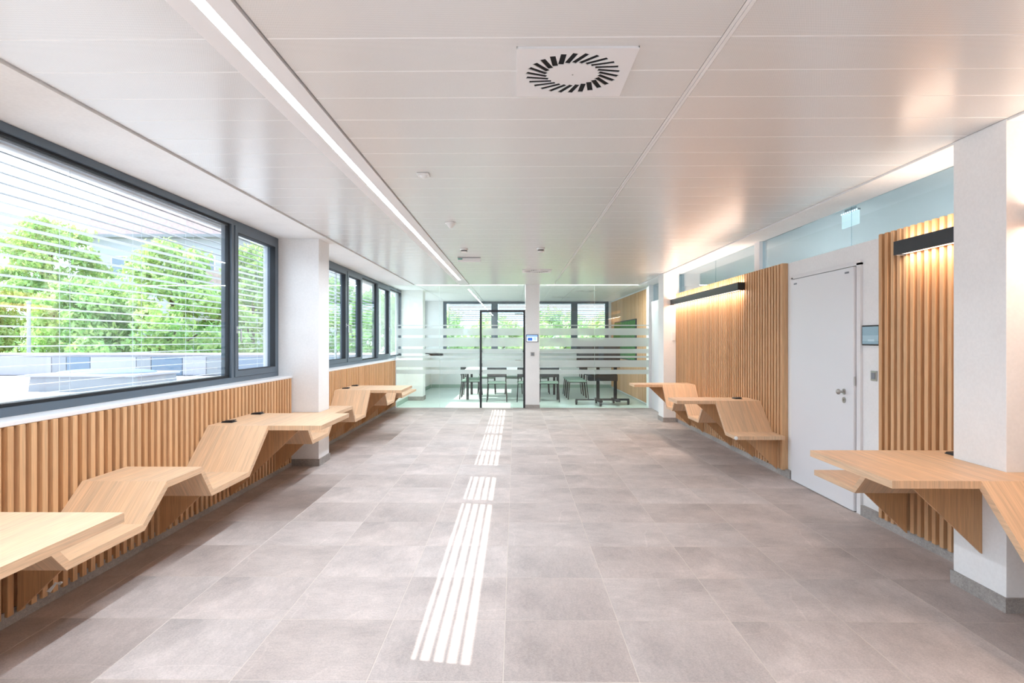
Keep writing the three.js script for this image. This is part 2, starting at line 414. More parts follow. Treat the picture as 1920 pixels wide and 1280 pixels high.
// ---------------------------------------------------------------- windows
function ring(x0, x1, y0, y1, z0, z1, t) { // z0 near, z1 far
  return merge([bx(x0, x1, y0, y0 + t, z0, z1), bx(x0, x1, y1 - t, y1, z0, z1), bx(x0, x1, y0 + t, y1 - t, z0, z0 - t), bx(x0, x1, y0 + t, y1 - t, z1 + t, z1)]);
}
function handle(parent, x, y, z) {
  const h = put('handle', merge([rod([x, y, z], [x + 0.05, y, z], 0.011), rod([x + 0.045, y + 0.012, z], [x + 0.045, y - 0.12, z], 0.009), bx(x, x + 0.008, y - 0.035, y + 0.035, z - 0.014, z + 0.014)]), M.alu, parent);
  return h;
}
const W0 = 1.073, W1 = 2.701;
function sideWindow(name, label, z0, z1, bars) {
  const o = structure(name, label, 'window');
  put('frame', ring(-2.925, XL, W0, W1, z0, z1, 0.05), M.frame, o);
  put('outer_frame', ring(-2.96, -2.925, W0 - 0.01, W1, z0, z1, 0.065), M.alu, o);
  let near = z0 - 0.05;
  for (const b of [...bars, { z: z1 + 0.05, w: 0 }]) {
    const a = near, e = b.z + b.w / 2, t = b.sash ? 0.062 : 0.02;
    if (b.sash) {
      put('sash', ring(-2.905, -2.812, W0 + 0.052, W1 - 0.052, a - 0.003, e + 0.003, t), M.frame, o);
      put('gasket', ring(-2.872, -2.811, W0 + 0.052 + t, W1 - 0.052 - t, a - 0.003 - t, e + 0.003 + t, 0.006), M.gasket, o);
    } else put('glazing_bead', ring(-2.88, -2.842, W0 + 0.05, W1 - 0.05, a, e, t), M.gasket, o);
    put('pane', bx(-2.866, -2.852, W0 + 0.05 + t, W1 - 0.05 - t, a - t, e + t), M.glass, o);
    if (b.handle) handle(o, -2.812, 1.74, b.handle === 'near' ? a - 0.035 : e + 0.035);
    if (b.w) put('mullion', bx(-2.925, XL, W0 + 0.05, W1 - 0.05, b.z + b.w / 2, b.z - b.w / 2), M.frame, o);
    near = b.z - b.w / 2;
  }
  return o;
}
const w1 = sideWindow('window_1', 'large dark-framed left window with a narrow opening sash', -3.285, -7.402, [{ z: -6.21, w: 0.06 }, { z: -7.352, w: 0, sash: true, handle: 'near' }].slice(0, 1));
{ // narrow sash of window 1
  put('sash', ring(-2.905, -2.812, W0 + 0.052, W1 - 0.052, -6.243, -7.349, 0.062), M.frame, w1);
  put('gasket', ring(-2.872, -2.811, W0 + 0.114, W1 - 0.114, -6.305, -7.287, 0.006), M.gasket, w1);
  handle(w1, -2.812, 1.60, -6.275);
}
const w2 = sideWindow('window_2', 'row of dark-framed left windows running to the partition', -7.86, -15.41, [{ z: -8.9, w: 0.06 }, { z: -10.42, w: 0.07, sash: true, handle: 'far' }, { z: -11.44, w: 0.09, sash: true, handle: 'near' }, { z: -12.74, w: 0.06 }, { z: -14.0, w: 0.12, sash: true, handle: 'far' }]);
sideWindow('window_3', 'left window behind the viewer', 3.4, -1.71, [{ z: 1.4, w: 0.06 }, { z: -0.6, w: 0.06 }]);
sideWindow('window_4', 'left window in the far corner of the meeting room', -15.86, -19.55, [{ z: -17.6, w: 0.06 }]);
{ // windows of the far wall of the meeting room
  const o = structure('window_5', 'dark-framed windows in the far wall of the meeting room', 'window');
  const fr = (x0, x1) => {
    put('frame', merge([bx(x0, x1, 1.10, 1.16, Z_END - 0.14, Z_END - 0.04), bx(x0, x1, 2.63, 2.70, Z_END - 0.14, Z_END - 0.04), bx(x0, x0 + 0.10, 1.16, 2.63, Z_END - 0.14, Z_END - 0.04), bx(x1 - 0.10, x1, 1.16, 2.63, Z_END - 0.14, Z_END - 0.04)]), M.frame, o);
    put('pane', bx(x0 + 0.10, x1 - 0.10, 1.16, 2.63, Z_END - 0.10, Z_END - 0.088), M.glass, o);
  };
  fr(-2.27, -0.66); fr(-0.66, 0.6); fr(0.6, 1.85); fr(1.85, 2.92);
}

// ---------------------------------------------------------------- outside venetian blinds
function venetian(label, run, n, pitch, yTop, tiltTop, nTop, place, turn, dyBottom = 0) {
  const o = thing('venetian_blind', label, 'blind', place);
  o.rotation.y = turn;
  const w = 0.0612, crown = 0.004, seg = 4, prof = [];
  for (let i = 0; i <= seg; i++) { const t = i / seg - 0.5; prof.push([t * w, crown * (1 - 4 * t * t)]); }
  const under = prof.map(([a, b]) => [a, b - 0.0012]).reverse();
  const g = sweep([...prof, ...under].map(([a, b]) => [b, a]).map(([b, a]) => [a, b]), 'z', -run, 0);
  for (let i = 0; i < n; i++) {
    const s = put('slat', g, M.blind, o);
    s.position.y = yTop - pitch * (i + 0.5);
    s.rotation.z = i < nTop ? -tiltTop : 0.10;
  }
  put('headrail', bx(-0.04, 0.04, yTop, yTop + 0.062, -run, 0), M.sill, o);
  const cords = [];
  const nc = Math.max(2, Math.round(run / 0.75));
  for (let k = 0; k < nc; k++) { const z = -0.12 - (run - 0.24) * k / (nc - 1); cords.push(bx(0.034, 0.036, yTop - pitch * n, yTop, z - 0.001, z + 0.001), bx(-0.036, -0.034, yTop - pitch * n, yTop, z - 0.001, z + 0.001)); }
  put('ladder_cord', merge(cords), M.alu, o);
  put('guide_rail', merge([bx(-0.012, 0.012, yTop - pitch * n, yTop, 0.004, 0.022), bx(-0.012, 0.012, yTop - pitch * n, yTop, -run - 0.022, -run - 0.004)]), M.alu, o);
  put('bottom_rail', bx(-0.032, 0.032, yTop - pitch * n - 0.016, yTop - pitch * n + 0.004, -run, 0), M.alu, o);
  return o;
}
const TILT = 0.475, BX = -3.01;
venetian('outside venetian blind of the nearest left window', 4.24, 25, 0.06, 2.63, TILT, 5, [BX, 0, -3.22], 0);
venetian('outside venetian blind of the far left windows beside the pillar', 2.5, 25, 0.06, 2.63, TILT, 5, [BX, 0, -7.90], 0);
venetian('outside venetian blind of the far left windows at the partition', 3.4, 25, 0.06, 2.63, TILT, 5, [BX, 0, -10.46], 0);
venetian('left outside venetian blind of the meeting room end window', 1.36, 24, 0.06, 2.63, 0.5, 9, [-2.1, 0, Z_END - 0.24], -Math.PI / 2);
venetian('middle outside venetian blind of the meeting room end window', 2.3, 24, 0.06, 2.63, 0.5, 9, [-0.55, 0, Z_END - 0.24], -Math.PI / 2);
venetian('right outside venetian blind of the meeting room end window', 0.9, 24, 0.06, 2.63, 0.5, 9, [1.92, 0, Z_END - 0.24], -Math.PI / 2);

// ---------------------------------------------------------------- folded oak benches
const TH = 0.04;
// profile: [z, y, wide] along the run; returns mitred lower points
function lower(P) {
  const off = [];
  for (let i = 0; i < P.length; i++) {
    const nrm = (a, b) => { const dz = b[0] - a[0], dy = b[1] - a[1], L = Math.hypot(dz, dy); let n = [dy / L, -dz / L]; if (n[1] > 0) n = [-n[0], -n[1]]; return n; };
    const n1 = i > 0 ? nrm(P[i - 1], P[i]) : null, n2 = i < P.length - 1 ? nrm(P[i], P[i + 1]) : null;
    const a = n1 ?? n2, b = n2 ?? n1, m = [a[0] + b[0], a[1] + b[1]], L = Math.hypot(...m), c = (m[0] * a[0] + m[1] * a[1]) / L;
    off.push([P[i][0] + m[0] / L * TH / c, P[i][1] + m[1] / L * TH / c]);
  }
  return off;
}
function bench(label, xWall, xFront, xTable, P, brackets, opts = {}) {
  const o = thing('folded_bench', label, 'bench');
  const Q = lower(P), hi = 0.7;
  for (let i = 0; i + 1 < P.length; i++) {
    const a = P[i], b = P[i + 1], flat = Math.abs(a[1] - b[1]) < 1e-6, table = flat && a[1] > hi;
    const quad = [[a[0], a[1]], [b[0], b[1]], Q[i + 1], Q[i]];
    const du = 0.173 * i, dv = 0.31 * i;
    if (opts.notch && opts.notch.i === i) {
      const { x, z0, z1 } = opts.notch;      // the panel goes round a pillar
      const y0 = a[1] - TH, y1 = a[1], xi = xWall, zA = a[0], zB = b[0];
      put('shelf_panel', sweep([[xi, zA], [xFront, zA], [xFront, zB], [xi, zB], [xi, z1], [x, z1], [x, z0], [xi, z0]], 'y', y0, y1, 'z', du, dv), M.oakPanel, o);
      continue;
    }
    const geos = [sweep(quad, 'x', xWall, xFront, 'z', du, dv)];
    if (table) {
      const cut = opts.cut?.[i];
      if (cut) { // table top cut round a pillar
        geos[0] = sweep([[xFront, a[0]], [xFront, b[0]], ...cut], 'y', a[1] - TH, a[1], 'z', du, dv);
      }
      geos.push(bx(xFront, xTable, a[1] - TH, a[1], a[0], b[0], 'z', du, dv));
    }
    put(table ? 'tabletop' : flat ? (a[1] > 0.5 ? 'shelf_panel' : 'seat') : 'sloping_panel', merge(geos), M.oakPanel, o);
  }
  const s = Math.sign(xFront - xWall);
  for (const [z, yTop, x = xWall, yLow = 0.057] of brackets) {
    const reach = (yTop - yLow) * 1.05;
    put('bracket', sweep([[x, yLow], [x, yTop], [x + s * reach, yTop]], 'z', z - 0.009, z + 0.009, 'y', z, z), M.oakB, o);
  }
  return o;
}
const LP = [[-1.30, 0.765], [-2.643, 0.765], [-2.947, 0.45], [-3.536, 0.45], [-3.776, 0.64], [-4.213, 0.64], [-4.36, 0.45], [-4.948, 0.45], [-5.33, 0.765], [-6.24, 0.765], [-6.53, 0.45], [-7.06, 0.45], [-7.30, 0.64], [-8.12, 0.64], [-8.27, 0.45], [-8.80, 0.45], [-9.10, 0.765], [-10.05, 0.765], [-10.35, 0.45], [-10.90, 0.45], [-11.14, 0.64], [-11.55, 0.64], [-11.70, 0.45], [-13.33, 0.45]];
const LW = XL_SLAT + 0.001;
bench('long folded oak bench with tables along the left window wall', LW, -2.12, -1.665, LP,
  [[-1.95, 0.724], [-3.29, 0.409], [-4.62, 0.409], [-5.76, 0.724], [-6.86, 0.409], [-8.5, 0.409], [-9.62, 0.724], [-10.7, 0.409], [-12.0, 0.409], [-12.66, 0.409]],
  { notch: { i: 12, x: -2.327, z0: -7.396, z1: -7.834 } });
const RP = [[-6.80, 0.455], [-7.13, 0.455], [-7.49, 0.772], [-7.93, 0.772], [-8.22, 0.455], [-8.66, 0.455], [-8.88, 0.64], [-9.40, 0.64], [-9.58, 0.455], [-9.90, 0.455], [-10.18, 0.772], [-10.62, 0.772]];
bench('folded oak bench below the tall slat wall on the right', XR_SLAT - 0.001, 2.39, 1.93, RP, [[-7.02, 0.414], [-7.72, 0.731], [-8.50, 0.414], [-9.76, 0.414], [-10.48, 0.731]]);
const NP = [[-1.6, 0.455], [-2.93, 0.455], [-3.25, 0.772], [-4.148, 0.772], [-4.47, 0.455], [-5.05, 0.455]];
bench('folded oak bench and table wrapped around the nearest right pillar', XR_SLAT - 0.001, 2.40, 1.945, NP,
  [[-2.2, 0.414], [-3.655, 0.731, 2.699, 0.262], [-4.70, 0.414]],
  { cut: { 2: [[XR_SLAT - 0.001, -4.148], [XR_SLAT - 0.001, -3.887], [2.699, -3.887], [2.699, -3.468], [XR_SLAT - 0.001, -3.468], [XR_SLAT - 0.001, -3.25]] } });

{
  const o = thing('corner_bumper', 'small white round bumper on the corner of the right bench seat', 'bumper', [2.388, 0.436, -6.802]);
  put('bumper_cap', new THREE.SphereGeometry(0.021, 18, 12).scale(1, 1, 0.6).translate(0, 0, 0.008), M.plastic, o);
}
{
  const o = thing('tape_scrap', 'small torn pale tape hanging at the nearest left bracket', 'tape scrap', [-2.43, 0.215, -3.278]);
  put('tape_strip', sweep([[-0.05, -0.045], [-0.028, -0.05], [0.002, -0.008], [0.03, 0.004], [0.028, 0.009], [-0.004, 0.0]], 'z', 0, 0.003), M.plastic, o);
  put('tape_curl', sweep([[0.0, 0.0], [0.03, -0.006], [0.04, 0.004], [0.036, 0.01], [0.028, 0.0], [0.0, 0.006]], 'z', 0.003, 0.012), M.plastic, o);
}
// power boxes on the tabletops
function powerBox(label, x, z, y) {
  const o = thing('power_box', label, 'socket', [x, y, z], 'power boxes on the oak tabletops');
  put('housing', cbx(-0.05, 0.05, 0, 0.006, -0.05, 0.05, 0.002), M.blackSoft, o);
  const lid = put('lid', cbx(-0.046, 0.046, 0, 0.008, -0.046, 0.046, 0.003), M.black, o);
  lid.position.y = 0.008; lid.rotation.z = 0.08;
  return o;
}
powerBox('black power box on the left table, nearer of two', -2.555, -5.55, 0.765);
powerBox('black power box on the left table, farther of two', -2.555, -6.165, 0.765);
powerBox('black power box on the far left table, nearer of two', -2.555, -9.40, 0.765);
powerBox('black power box on the far left table, farther of two', -2.555, -9.93, 0.765);
powerBox('black power box on the table of the far right bench', 2.74, -7.76, 0.772);
powerBox('black power box half hidden behind the nearest pillar', 2.80, -3.99, 0.772);
powerBox('black power box on the table at the right picture edge', 2.83, -3.38, 0.772);

// ---------------------------------------------------------------- linear ceiling light
{
  const o = thing('linear_light', 'long recessed white ceiling light strip', 'ceiling light');
  const z0 = Z_BACK - 0.05, z1 = -12.63;
  put('profile', merge([bx(-1.247, -1.153, CEIL - 0.010, CEIL + 0.05, Z_BACK, Z_GLASS), bx(-1.104, -1.014, CEIL - 0.010, CEIL + 0.05, Z_BACK, Z_GLASS), bx(-1.153, -1.104, CEIL - 0.010, CEIL + 0.05, z1 - 0.01, Z_GLASS)]), M.whitePaint, o);
  put('diffuser', bx(-1.152, -1.105, CEIL, CEIL + 0.02, z0, z1), M.glowCool, o);
  const l = new THREE.RectAreaLight(new THREE.Color().setRGB(0.84, 0.945, 1.05), STRIP_RADIANCE, 0.045, z0 - z1);
  l.position.set(-1.1285, CEIL - 0.0015, (z0 + z1) / 2);
  l.rotation.x = -Math.PI / 2;
  l.name = 'strip_light';
  scene.add(l);
}
// ---------------------------------------------------------------- wall lamps
function wallLamp(label, z0, z1) {
  const o = thing('wall_lamp', label, 'wall lamp', [0, 0, 0], 'linear lamps on the right slat walls');
  const x0 = 2.825, x1 = 2.915, y0 = 2.13, y1 = 2.232;
  put('front_plate', cbx(x0, x0 + 0.012, y0, y1, z1, z0, 0.002), M.lampBody, o);
  put('housing', merge([bx(x0 + 0.012, x1, y0 + 0.02, y1 - 0.02, z1, z0), bx(x0, x1, y0, y1, z0 + 0.0, z0 + 0.004), bx(x0, x1, y0, y1, z1 - 0.004, z1)]), M.lampBody, o);
  put('lower_diffuser', bx(x0 + 0.014, x1 - 0.004, y0 + 0.010, y0 + 0.0195, z1 + 0.005, z0 - 0.005), M.glowWarm, o);
  put('upper_diffuser', bx(x0 + 0.014, x1 - 0.004, y1 - 0.0195, y1 - 0.010, z1 + 0.005, z0 - 0.005), M.glowWarm, o);
  for (const [y, up, L] of [[y0 + 0.006, 1, LAMP_DOWN], [y1 - 0.006, -1, LAMP_UP]]) {
    const l = new THREE.RectAreaLight(new THREE.Color().setRGB(1, 0.80, 0.66), L, x1 - x0 - 0.02, z0 - z1 - 0.02);
    l.position.set((x0 + 0.014 + x1 - 0.004) / 2, y, (z0 + z1) / 2);
    l.rotation.x = -up * Math.PI / 2;
    l.name = 'lamp_light';
    scene.add(l);
  }
}
wallLamp('long dark linear wall lamp on the far right slat wall', -7.98, -11.425);
wallLamp('dark linear wall lamp ending behind the nearest pillar', -3.89, -4.70);
wallLamp('dark linear wall lamp right of the nearest pillar', -1.6, -3.462);

// ---------------------------------------------------------------- white doors
{
  const o = structure('door_1', 'white flush door with steel knob in the right wall', 'door');
  const zn = -5.475, zf = -6.70;
  put('door_leaf', cbx(2.94, 2.983, 0.008, 2.135, zf, zn, 0.003), M.doorWhite, o);
  put('door_frame', merge([bx(2.962, 2.984, 0, 2.165, zn + 0.010, zn + 0.072), bx(2.962, 2.984, 2.147, 2.187, zn + 0.072, zf - 0.05), bx(2.962, 2.984, 0, 2.165, zf - 0.012, zf - 0.05)]), M.whitePaint, o);
  put('shadow_gap', bx(2.975, 2.984, 0, 2.14, zn, zn + 0.010), M.gasket, o);
  put('knob', merge([rod([2.94, 1.037, -5.62], [2.932, 1.037, -5.62], 0.026, 20), rod([2.932, 1.037, -5.62], [2.90, 1.037, -5.62], 0.011, 14), new THREE.SphereGeometry(0.025, 18, 12).scale(0.75, 1, 1).translate(2.885, 1.037, -5.62)]), M.steel, o);
  put('lock_plate', merge([rod([2.94, 0.962, -5.62], [2.931, 0.962, -5.62], 0.026, 20), rod([2.931, 0.962, -5.62], [2.926, 0.962, -5.62], 0.009, 10)]), M.steel, o);
  put('hinge', rod([2.948, 1.10, zn + 0.006], [2.948, 1.18, zn + 0.006], 0.007), M.steel, o);
  for (const [z, y] of [[-5.58, 2.095], [-6.60, 2.087]]) put('sticker', bx(2.9385, 2.9402, y - 0.008, y + 0.008, z - 0.035, z + 0.035), M.cladGrey, o);
}
{
  const o = structure('door_2', 'white door beyond the far pillar next to the partition', 'door');
  put('door_leaf', cbx(2.952, 2.983, 0.008, 2.10, -13.35, -12.15, 0.003), M.doorWhite, o);
  put('door_frame', merge([bx(2.965, 2.984, 0, 2.15, -12.08, -12.14), bx(2.965, 2.984, 2.10, 2.15, -12.14, -13.36), bx(2.965, 2.984, 0, 2.15, -13.36, -13.42)]), M.whitePaint, o);
}
// glazed strip above the right wall
{
  const o = structure('window_6', 'bluish glazed strip above the right wall', 'window');
  const zs = [-1.0, -3.4, -5.68, -7.70], zt = [-7.86, -9.51, -11.5, -13.78];
  for (const a of [zs, zt]) for (let i = 0; i + 1 < a.length; i++) put('pane', bx(3.03, 3.04, 2.335, 2.703, a[i] - 0.003, a[i + 1] + 0.003), M.clerestory, o);
  put('closing_panel', bx(3.0, 3.06, 2.335, 2.703, Z_BACK, -1.0), M.whitePaint, o);
}
// ---------------------------------------------------------------- glass partition
{
  const o = structure('wall_glass', 'frameless glass partition with frosted bands and a dark-framed glass door', 'glass wall');
  const panes = [[-2.635, -1.681], [-1.676, -0.789], [0.532, 1.739], [1.744, 2.93]], g0 = Z_GLASS - 0.006, g1 = Z_GLASS + 0.006;
  for (const [a, b] of panes) put('pane', bx(a, b, 0.004, CEIL - 0.001, g0, g1), M.partition, o);
  put('pane', bx(-0.786, 0.216, 2.16, CEIL - 0.001, g0, g1), M.partition, o);
  for (const x of [-1.6785, -0.7875, 1.7415]) put('edge_seal', bx(x - 0.0022, x + 0.0022, 0.004, x < -0.7 && x > -0.8 ? CEIL - 0.001 : CEIL - 0.001, g0, g1 + 0.001), M.seal, o);
  put('edge_profile', merge([bx(2.93, 2.984, 0, CEIL, g0 - 0.02, g1 + 0.02)]), M.whitePaint, o);
  put('edge_profile', bx(-2.69, -2.636, 0, 1.045, g0 - 0.02, g1 + 0.02), M.whitePaint, o);
  put('pane', bx(-2.80, -2.637, 1.074, CEIL - 0.02, g0, g1), M.partition, o);
  const fr = put('door_frame', merge([bx(-0.786, -0.742, 0, 2.157, Z_GLASS - 0.04, Z_GLASS + 0.03), bx(0.172, 0.216, 0, 2.157, Z_GLASS - 0.04, Z_GLASS + 0.03), bx(-0.742, 0.172, 2.11, 2.157, Z_GLASS - 0.04, Z_GLASS + 0.03)]), M.blackSoft, o);
  fr.userData.label = 'dark metal door frame';
  const leaf = put('door_pane', bx(-0.738, 0.168, 0.008, 2.106, g0, g1), M.partition, o);
  put('door_closer', bx(-0.02, 0.165, 2.045, 2.085, Z_GLASS - 0.06, Z_GLASS - 0.008), M.alu, leaf);
  put('handle', merge([rod([0.11, 1.05, Z_GLASS + 0.01], [0.11, 1.05, Z_GLASS + 0.06], 0.01), rod([0.115, 1.05, Z_GLASS + 0.055], [-0.01, 1.05, Z_GLASS + 0.055], 0.009)]), M.steel, leaf);
  const bands = [[1.807, 1.830], [1.600, 1.753], [1.353, 1.545], [1.201, 1.299], [1.103, 1.145], [0.898, 1.051], [0.745, 0.842]];
  for (const [a, b] of [...panes, [-0.735, 0.165]]) for (const [y0, y1] of bands) put('frosted_band', bx(a + 0.002, b - 0.002, y0, y1, g1 + 0.0005, g1 + 0.0012), M.frost, o);
}
// ---------------------------------------------------------------- wall controls
function tablet(label, place, turn, w, h, tx, glow) {
  const o = thing('wall_tablet', label, 'screen', place);
  o.rotation.y = turn;
  put('housing', cbx(-w / 2, w / 2, -h / 2, h / 2, 0, 0.018, 0.004), M.black, o);
  const scr = std({ map: tx, roughness: 0.12, emissive: 0xffffff, emissiveMap: tx, emissiveIntensity: glow });
  const p = new THREE.PlaneGeometry(w - 0.024, h - 0.024);
  p.translate(0, 0, 0.0186);
  put('screen', p, scr, o);
  return o;
}
tablet('small tablet with blue and white screen on the central pillar', [0.365, 1.533, -13.729], 0, 0.262, 0.166, screenTex((c, w, h) => {
  c.fillStyle = '#dfe6f5'; c.fillRect(0, 0, w, h); c.fillStyle = '#8fb1e6'; c.fillRect(0, 0, w, h * 0.3); c.fillStyle = '#3767b8'; c.fillRect(w * 0.1, h * 0.42, w * 0.42, h * 0.45); c.fillStyle = '#aac4ee'; c.fillRect(w * 0.6, h * 0.35, w * 0.3, h * 0.5);
}), 0.75);
tablet('dark framed tablet on the white wall beside the door', [2.984, 1.537, -5.26], -Math.PI / 2, 0.262, 0.170, screenTex((c, w, h) => {
  c.fillStyle = '#7f98a6'; c.fillRect(0, 0, w, h); c.fillStyle = '#93abb7'; c.fillRect(0, h * 0.5, w, h * 0.32); c.fillStyle = '#a9bfc9'; c.fillRect(w * 0.35, h * 0.72, w * 0.4, h * 0.12);
}), 0.25);
function wallSwitch(label, place, turn) {
  const o = thing('wall_switch', label, 'switch', place);
  o.rotation.y = turn;
  put('cover_plate', cbx(-0.042, 0.042, -0.042, 0.042, 0, 0.01, 0.002), M.steel, o);
  put('rocker', cbx(-0.026, 0.026, -0.026, 0.026, 0.01, 0.014, 0.002), M.cladGrey, o);
}
wallSwitch('grey switch below the tablet on the central pillar', [0.375, 1.186, -13.729], 0);
wallSwitch('grey switch below the tablet beside the door', [2.984, 1.20, -5.23], -Math.PI / 2);
{
  const o = thing('room_sensor', 'slim white room sensor at the far end of the right slat wall', 'sensor', [2.70, 1.56, -11.418]);
  put('housing', cbx(0.16, 0.205, -0.075, 0.075, -0.01, 0.02, 0.004), M.plastic, o);
}

// ---------------------------------------------------------------- ceiling fittings
function diffuser(label, x, z, s = 0.51) {
  const o = thing('swirl_diffuser', label, 'air outlet', [x, CEIL - 0.010, z], 'square swirl air outlets in the ceiling');
  const sh = new THREE.Shape();
  const h = s / 2;
  sh.moveTo(-h, -h); sh.lineTo(h, -h); sh.lineTo(h, h); sh.lineTo(-h, h); sh.closePath();
  const n = 26, rm = 0.163, L = 0.102, W = 0.025, tilt = 0.42;
  for (let k = 0; k < n; k++) {
    // shape axes: x = x, y = z
    const a = k / n * Math.PI * 2, cx = rm * Math.cos(a), cy = rm * Math.sin(a), d = a - tilt, ux = Math.cos(d), uy = Math.sin(d), px = -uy, py = ux, p = new THREE.Path();
    const c = [[-L / 2, -W / 2], [L / 2, -W / 2], [L / 2, W / 2], [-L / 2, W / 2]].map(([q, r]) => [cx + ux * q + px * r, cy + uy * q + py * r]);
    p.moveTo(...c[0]); p.lineTo(...c[3]); p.lineTo(...c[2]); p.lineTo(...c[1]); p.closePath();
    sh.holes.push(p);
  }
  const g = new THREE.ExtrudeGeometry(sh, { depth: 0.004, bevelEnabled: false });
  g.rotateX(Math.PI / 2); // y -> z, depth -> -y
  g.translate(0, 0.004, 0);
  put('face_plate', g, M.whitePaint, o);
  put('rim', merge([bx(-h, h, 0.004, 0.01, -h, -h + 0.004), bx(-h, h, 0.004, 0.01, h - 0.004, h), bx(-h, -h + 0.004, 0.004, 0.01, -h, h), bx(h - 0.004, h, 0.004, 0.01, -h, h)]), M.whitePaint, o);
  put('plenum', bx(-h + 0.006, h - 0.006, 0.0055, 0.0085, -h + 0.006, h - 0.006), M.void, o);
  put('screw', new THREE.SphereGeometry(0.004, 8, 6), M.steel, o);
  return o;
}
diffuser('large square air outlet with swirl slots nearest overhead', 0.26, -2.85);
diffuser('square swirl air outlet in front of the glass partition', 0.375, -11.05);
function lathe(pts, seg = 28) { return new THREE.LatheGeometry(pts.map(([r, y]) => new THREE.Vector2(r, y)), seg); }
{
  const o = thing('motion_sensor', 'square white motion sensor on the ceiling beside the light strip', 'sensor', [-0.675, CEIL, -4.58]);
  put('base_plate', cbx(-0.045, 0.045, -0.014, -0.001, -0.045, 0.045, 0.003), M.plastic, o);
  put('lens', lathe([[0.0001, -0.034], [0.012, -0.033], [0.024, -0.026], [0.03, -0.014]]), M.plastic, o);
}
{
  const o = thing('ceiling_dome', 'white round dome on the ceiling between sensor and detectors', 'sensor', [-0.673, CEIL, -6.48]);
  put('base_plate', lathe([[0.0001, -0.012], [0.056, -0.012], [0.058, -0.006], [0.058, -0.001]]), M.plastic, o);
  put('cone', lathe([[0.0001, -0.062], [0.014, -0.06], [0.03, -0.04], [0.05, -0.012]]), M.plastic, o);
}
function smoke(label, x, z) {
  const o = thing('smoke_detector', label, 'smoke detector', [x, CEIL, z], 'round smoke detectors on the ceiling');
  put('base', lathe([[0.0001, -0.024], [0.05, -0.024], [0.055, -0.012], [0.055, -0.001]]), M.plastic, o);
  put('slot_ring', lathe([[0.04, -0.036], [0.042, -0.024]]), M.blackSoft, o);
  put('cap', lathe([[0.0001, -0.056], [0.034, -0.055], [0.046, -0.046], [0.046, -0.036], [0.0001, -0.036]]), M.plastic, o);
}
smoke('round smoke detector above the flat emergency light', -0.687, -8.34);
smoke('round smoke detector near the middle of the ceiling', 0.337, -8.31);
{
  const o = thing('emergency_light', 'flat white emergency light box with small green mark', 'emergency light', [-0.686, CEIL, -9.25]);
  put('housing', cbx(-0.17, 0.17, -0.064, -0.001, -0.03, 0.012, 0.003), M.plastic, o);
  put('mark', bx(-0.165, -0.098, -0.03, -0.014, 0.012, 0.0135), std({ color: 0x2f9d86, roughness: 0.5 }), o);
  put('trim_line', bx(-0.172, 0.172, -0.007, -0.001, 0.0121, 0.014), M.cladGrey, o);
}
{
  const o = thing('sign_light', 'pale lit sign with a row of small lights behind the glazed strip', 'sign', [3.09, 2.515, -5.80]);
  put('sign_plate', cbx(-0.006, 0.006, 0.03, 0.155, -0.145, 0.145, 0.002), std({ color: 0xf0faf4, roughness: 0.5, emissive: 0xf2fbf5, emissiveIntensity: 1.0 }), o);
  const rail = put('light_rail', bx(-0.012, 0.012, 0.155, 0.172, -0.145, 0.145), M.alu, o);
  for (let k = 0; k < 8; k++) put('led_light', new THREE.SphereGeometry(0.009, 8, 6).translate(-0.014, 0.162, -0.13 + 0.037 * k), M.glowCool, rail);
  put('hanger', bx(-0.004, 0.004, 0.172, 0.199, -0.1, 0.1), M.alu, o);
}

// ---------------------------------------------------------------- meeting room
{
  const f = structure('floor_meeting', 'pale green floor of the meeting room', 'floor');
  put('covering', bx(-2.70, 3.1, -0.3, 0, Z_GLASS - 0.02, Z_END), M.lino, f);
  const b = structure('baseboard_meeting', 'pale green skirting of the meeting room', 'baseboard');
  put('skirting', merge([bx(-2.64, 3.0, 0, 0.1, Z_END, Z_END + 0.012), bx(-2.665, -2.652, 0, 0.1, Z_GLASS - 0.03, -15.40), bx(-2.665, -2.652, 0, 0.1, -15.87, Z_END)]), M.linoBase, b);
  const w = structure('wall_meeting', 'right wall of the meeting room behind the slats', 'wall');
  put('plaster', bx(3.05, 3.2, -0.3, 2.8, -14.28, Z_END), M.white, w);
  const c = structure('ceiling_meeting', 'white tiled ceiling of the meeting room', 'ceiling');
  const xs = [-2.94, -2.2, -1.0, 0.2, 1.4, 2.6, 3.05], g = 0.006;
  for (let i = 0; i + 1 < xs.length; i++) for (let z = Z_GLASS - 0.03; z > Z_END; z -= 1.2) put('ceiling_tile', cbx(xs[i] + g, xs[i + 1] - g, CEIL, CEIL + 0.03, Math.max(Z_END, z - 1.2) + g, z - g, 0.003), M.white, c);
  put('ceiling_grid', bx(-2.94, 3.05, CEIL + 0.015, CEIL + 0.03, Z_GLASS - 0.03, Z_END), M.whitePaint, c);
  const d1 = diffuser('square swirl air outlet inside the meeting room, right of the pillar', 1.75, -15.6);
  const d2 = diffuser('square swirl air outlet inside the meeting room, near the end window', 1.3, -17.9);
  d1.position.y = d2.position.y = CEIL - 0.012;
  for (const [x0, x1, label] of [[-2.2, 0.05, 'slim ceiling light line left of the central pillar inside the meeting room'], [0.70, 2.75, 'slim ceiling light line right of the central pillar inside the meeting room']]) {
    const o = thing('linear_light', label, 'ceiling light');
    put('diffuser', bx(x0, x1, CEIL - 0.008, CEIL - 0.001, -13.90, -13.85), M.glowCool, o);
    const l = new THREE.RectAreaLight(new THREE.Color().setRGB(0.95, 1, 0.99), BACK_PANEL, x1 - x0, 0.046);
    l.position.set((x0 + x1) / 2, CEIL - 0.009, -13.875); l.rotation.x = -Math.PI / 2; l.name = 'meeting_light'; scene.add(l);
  }
}
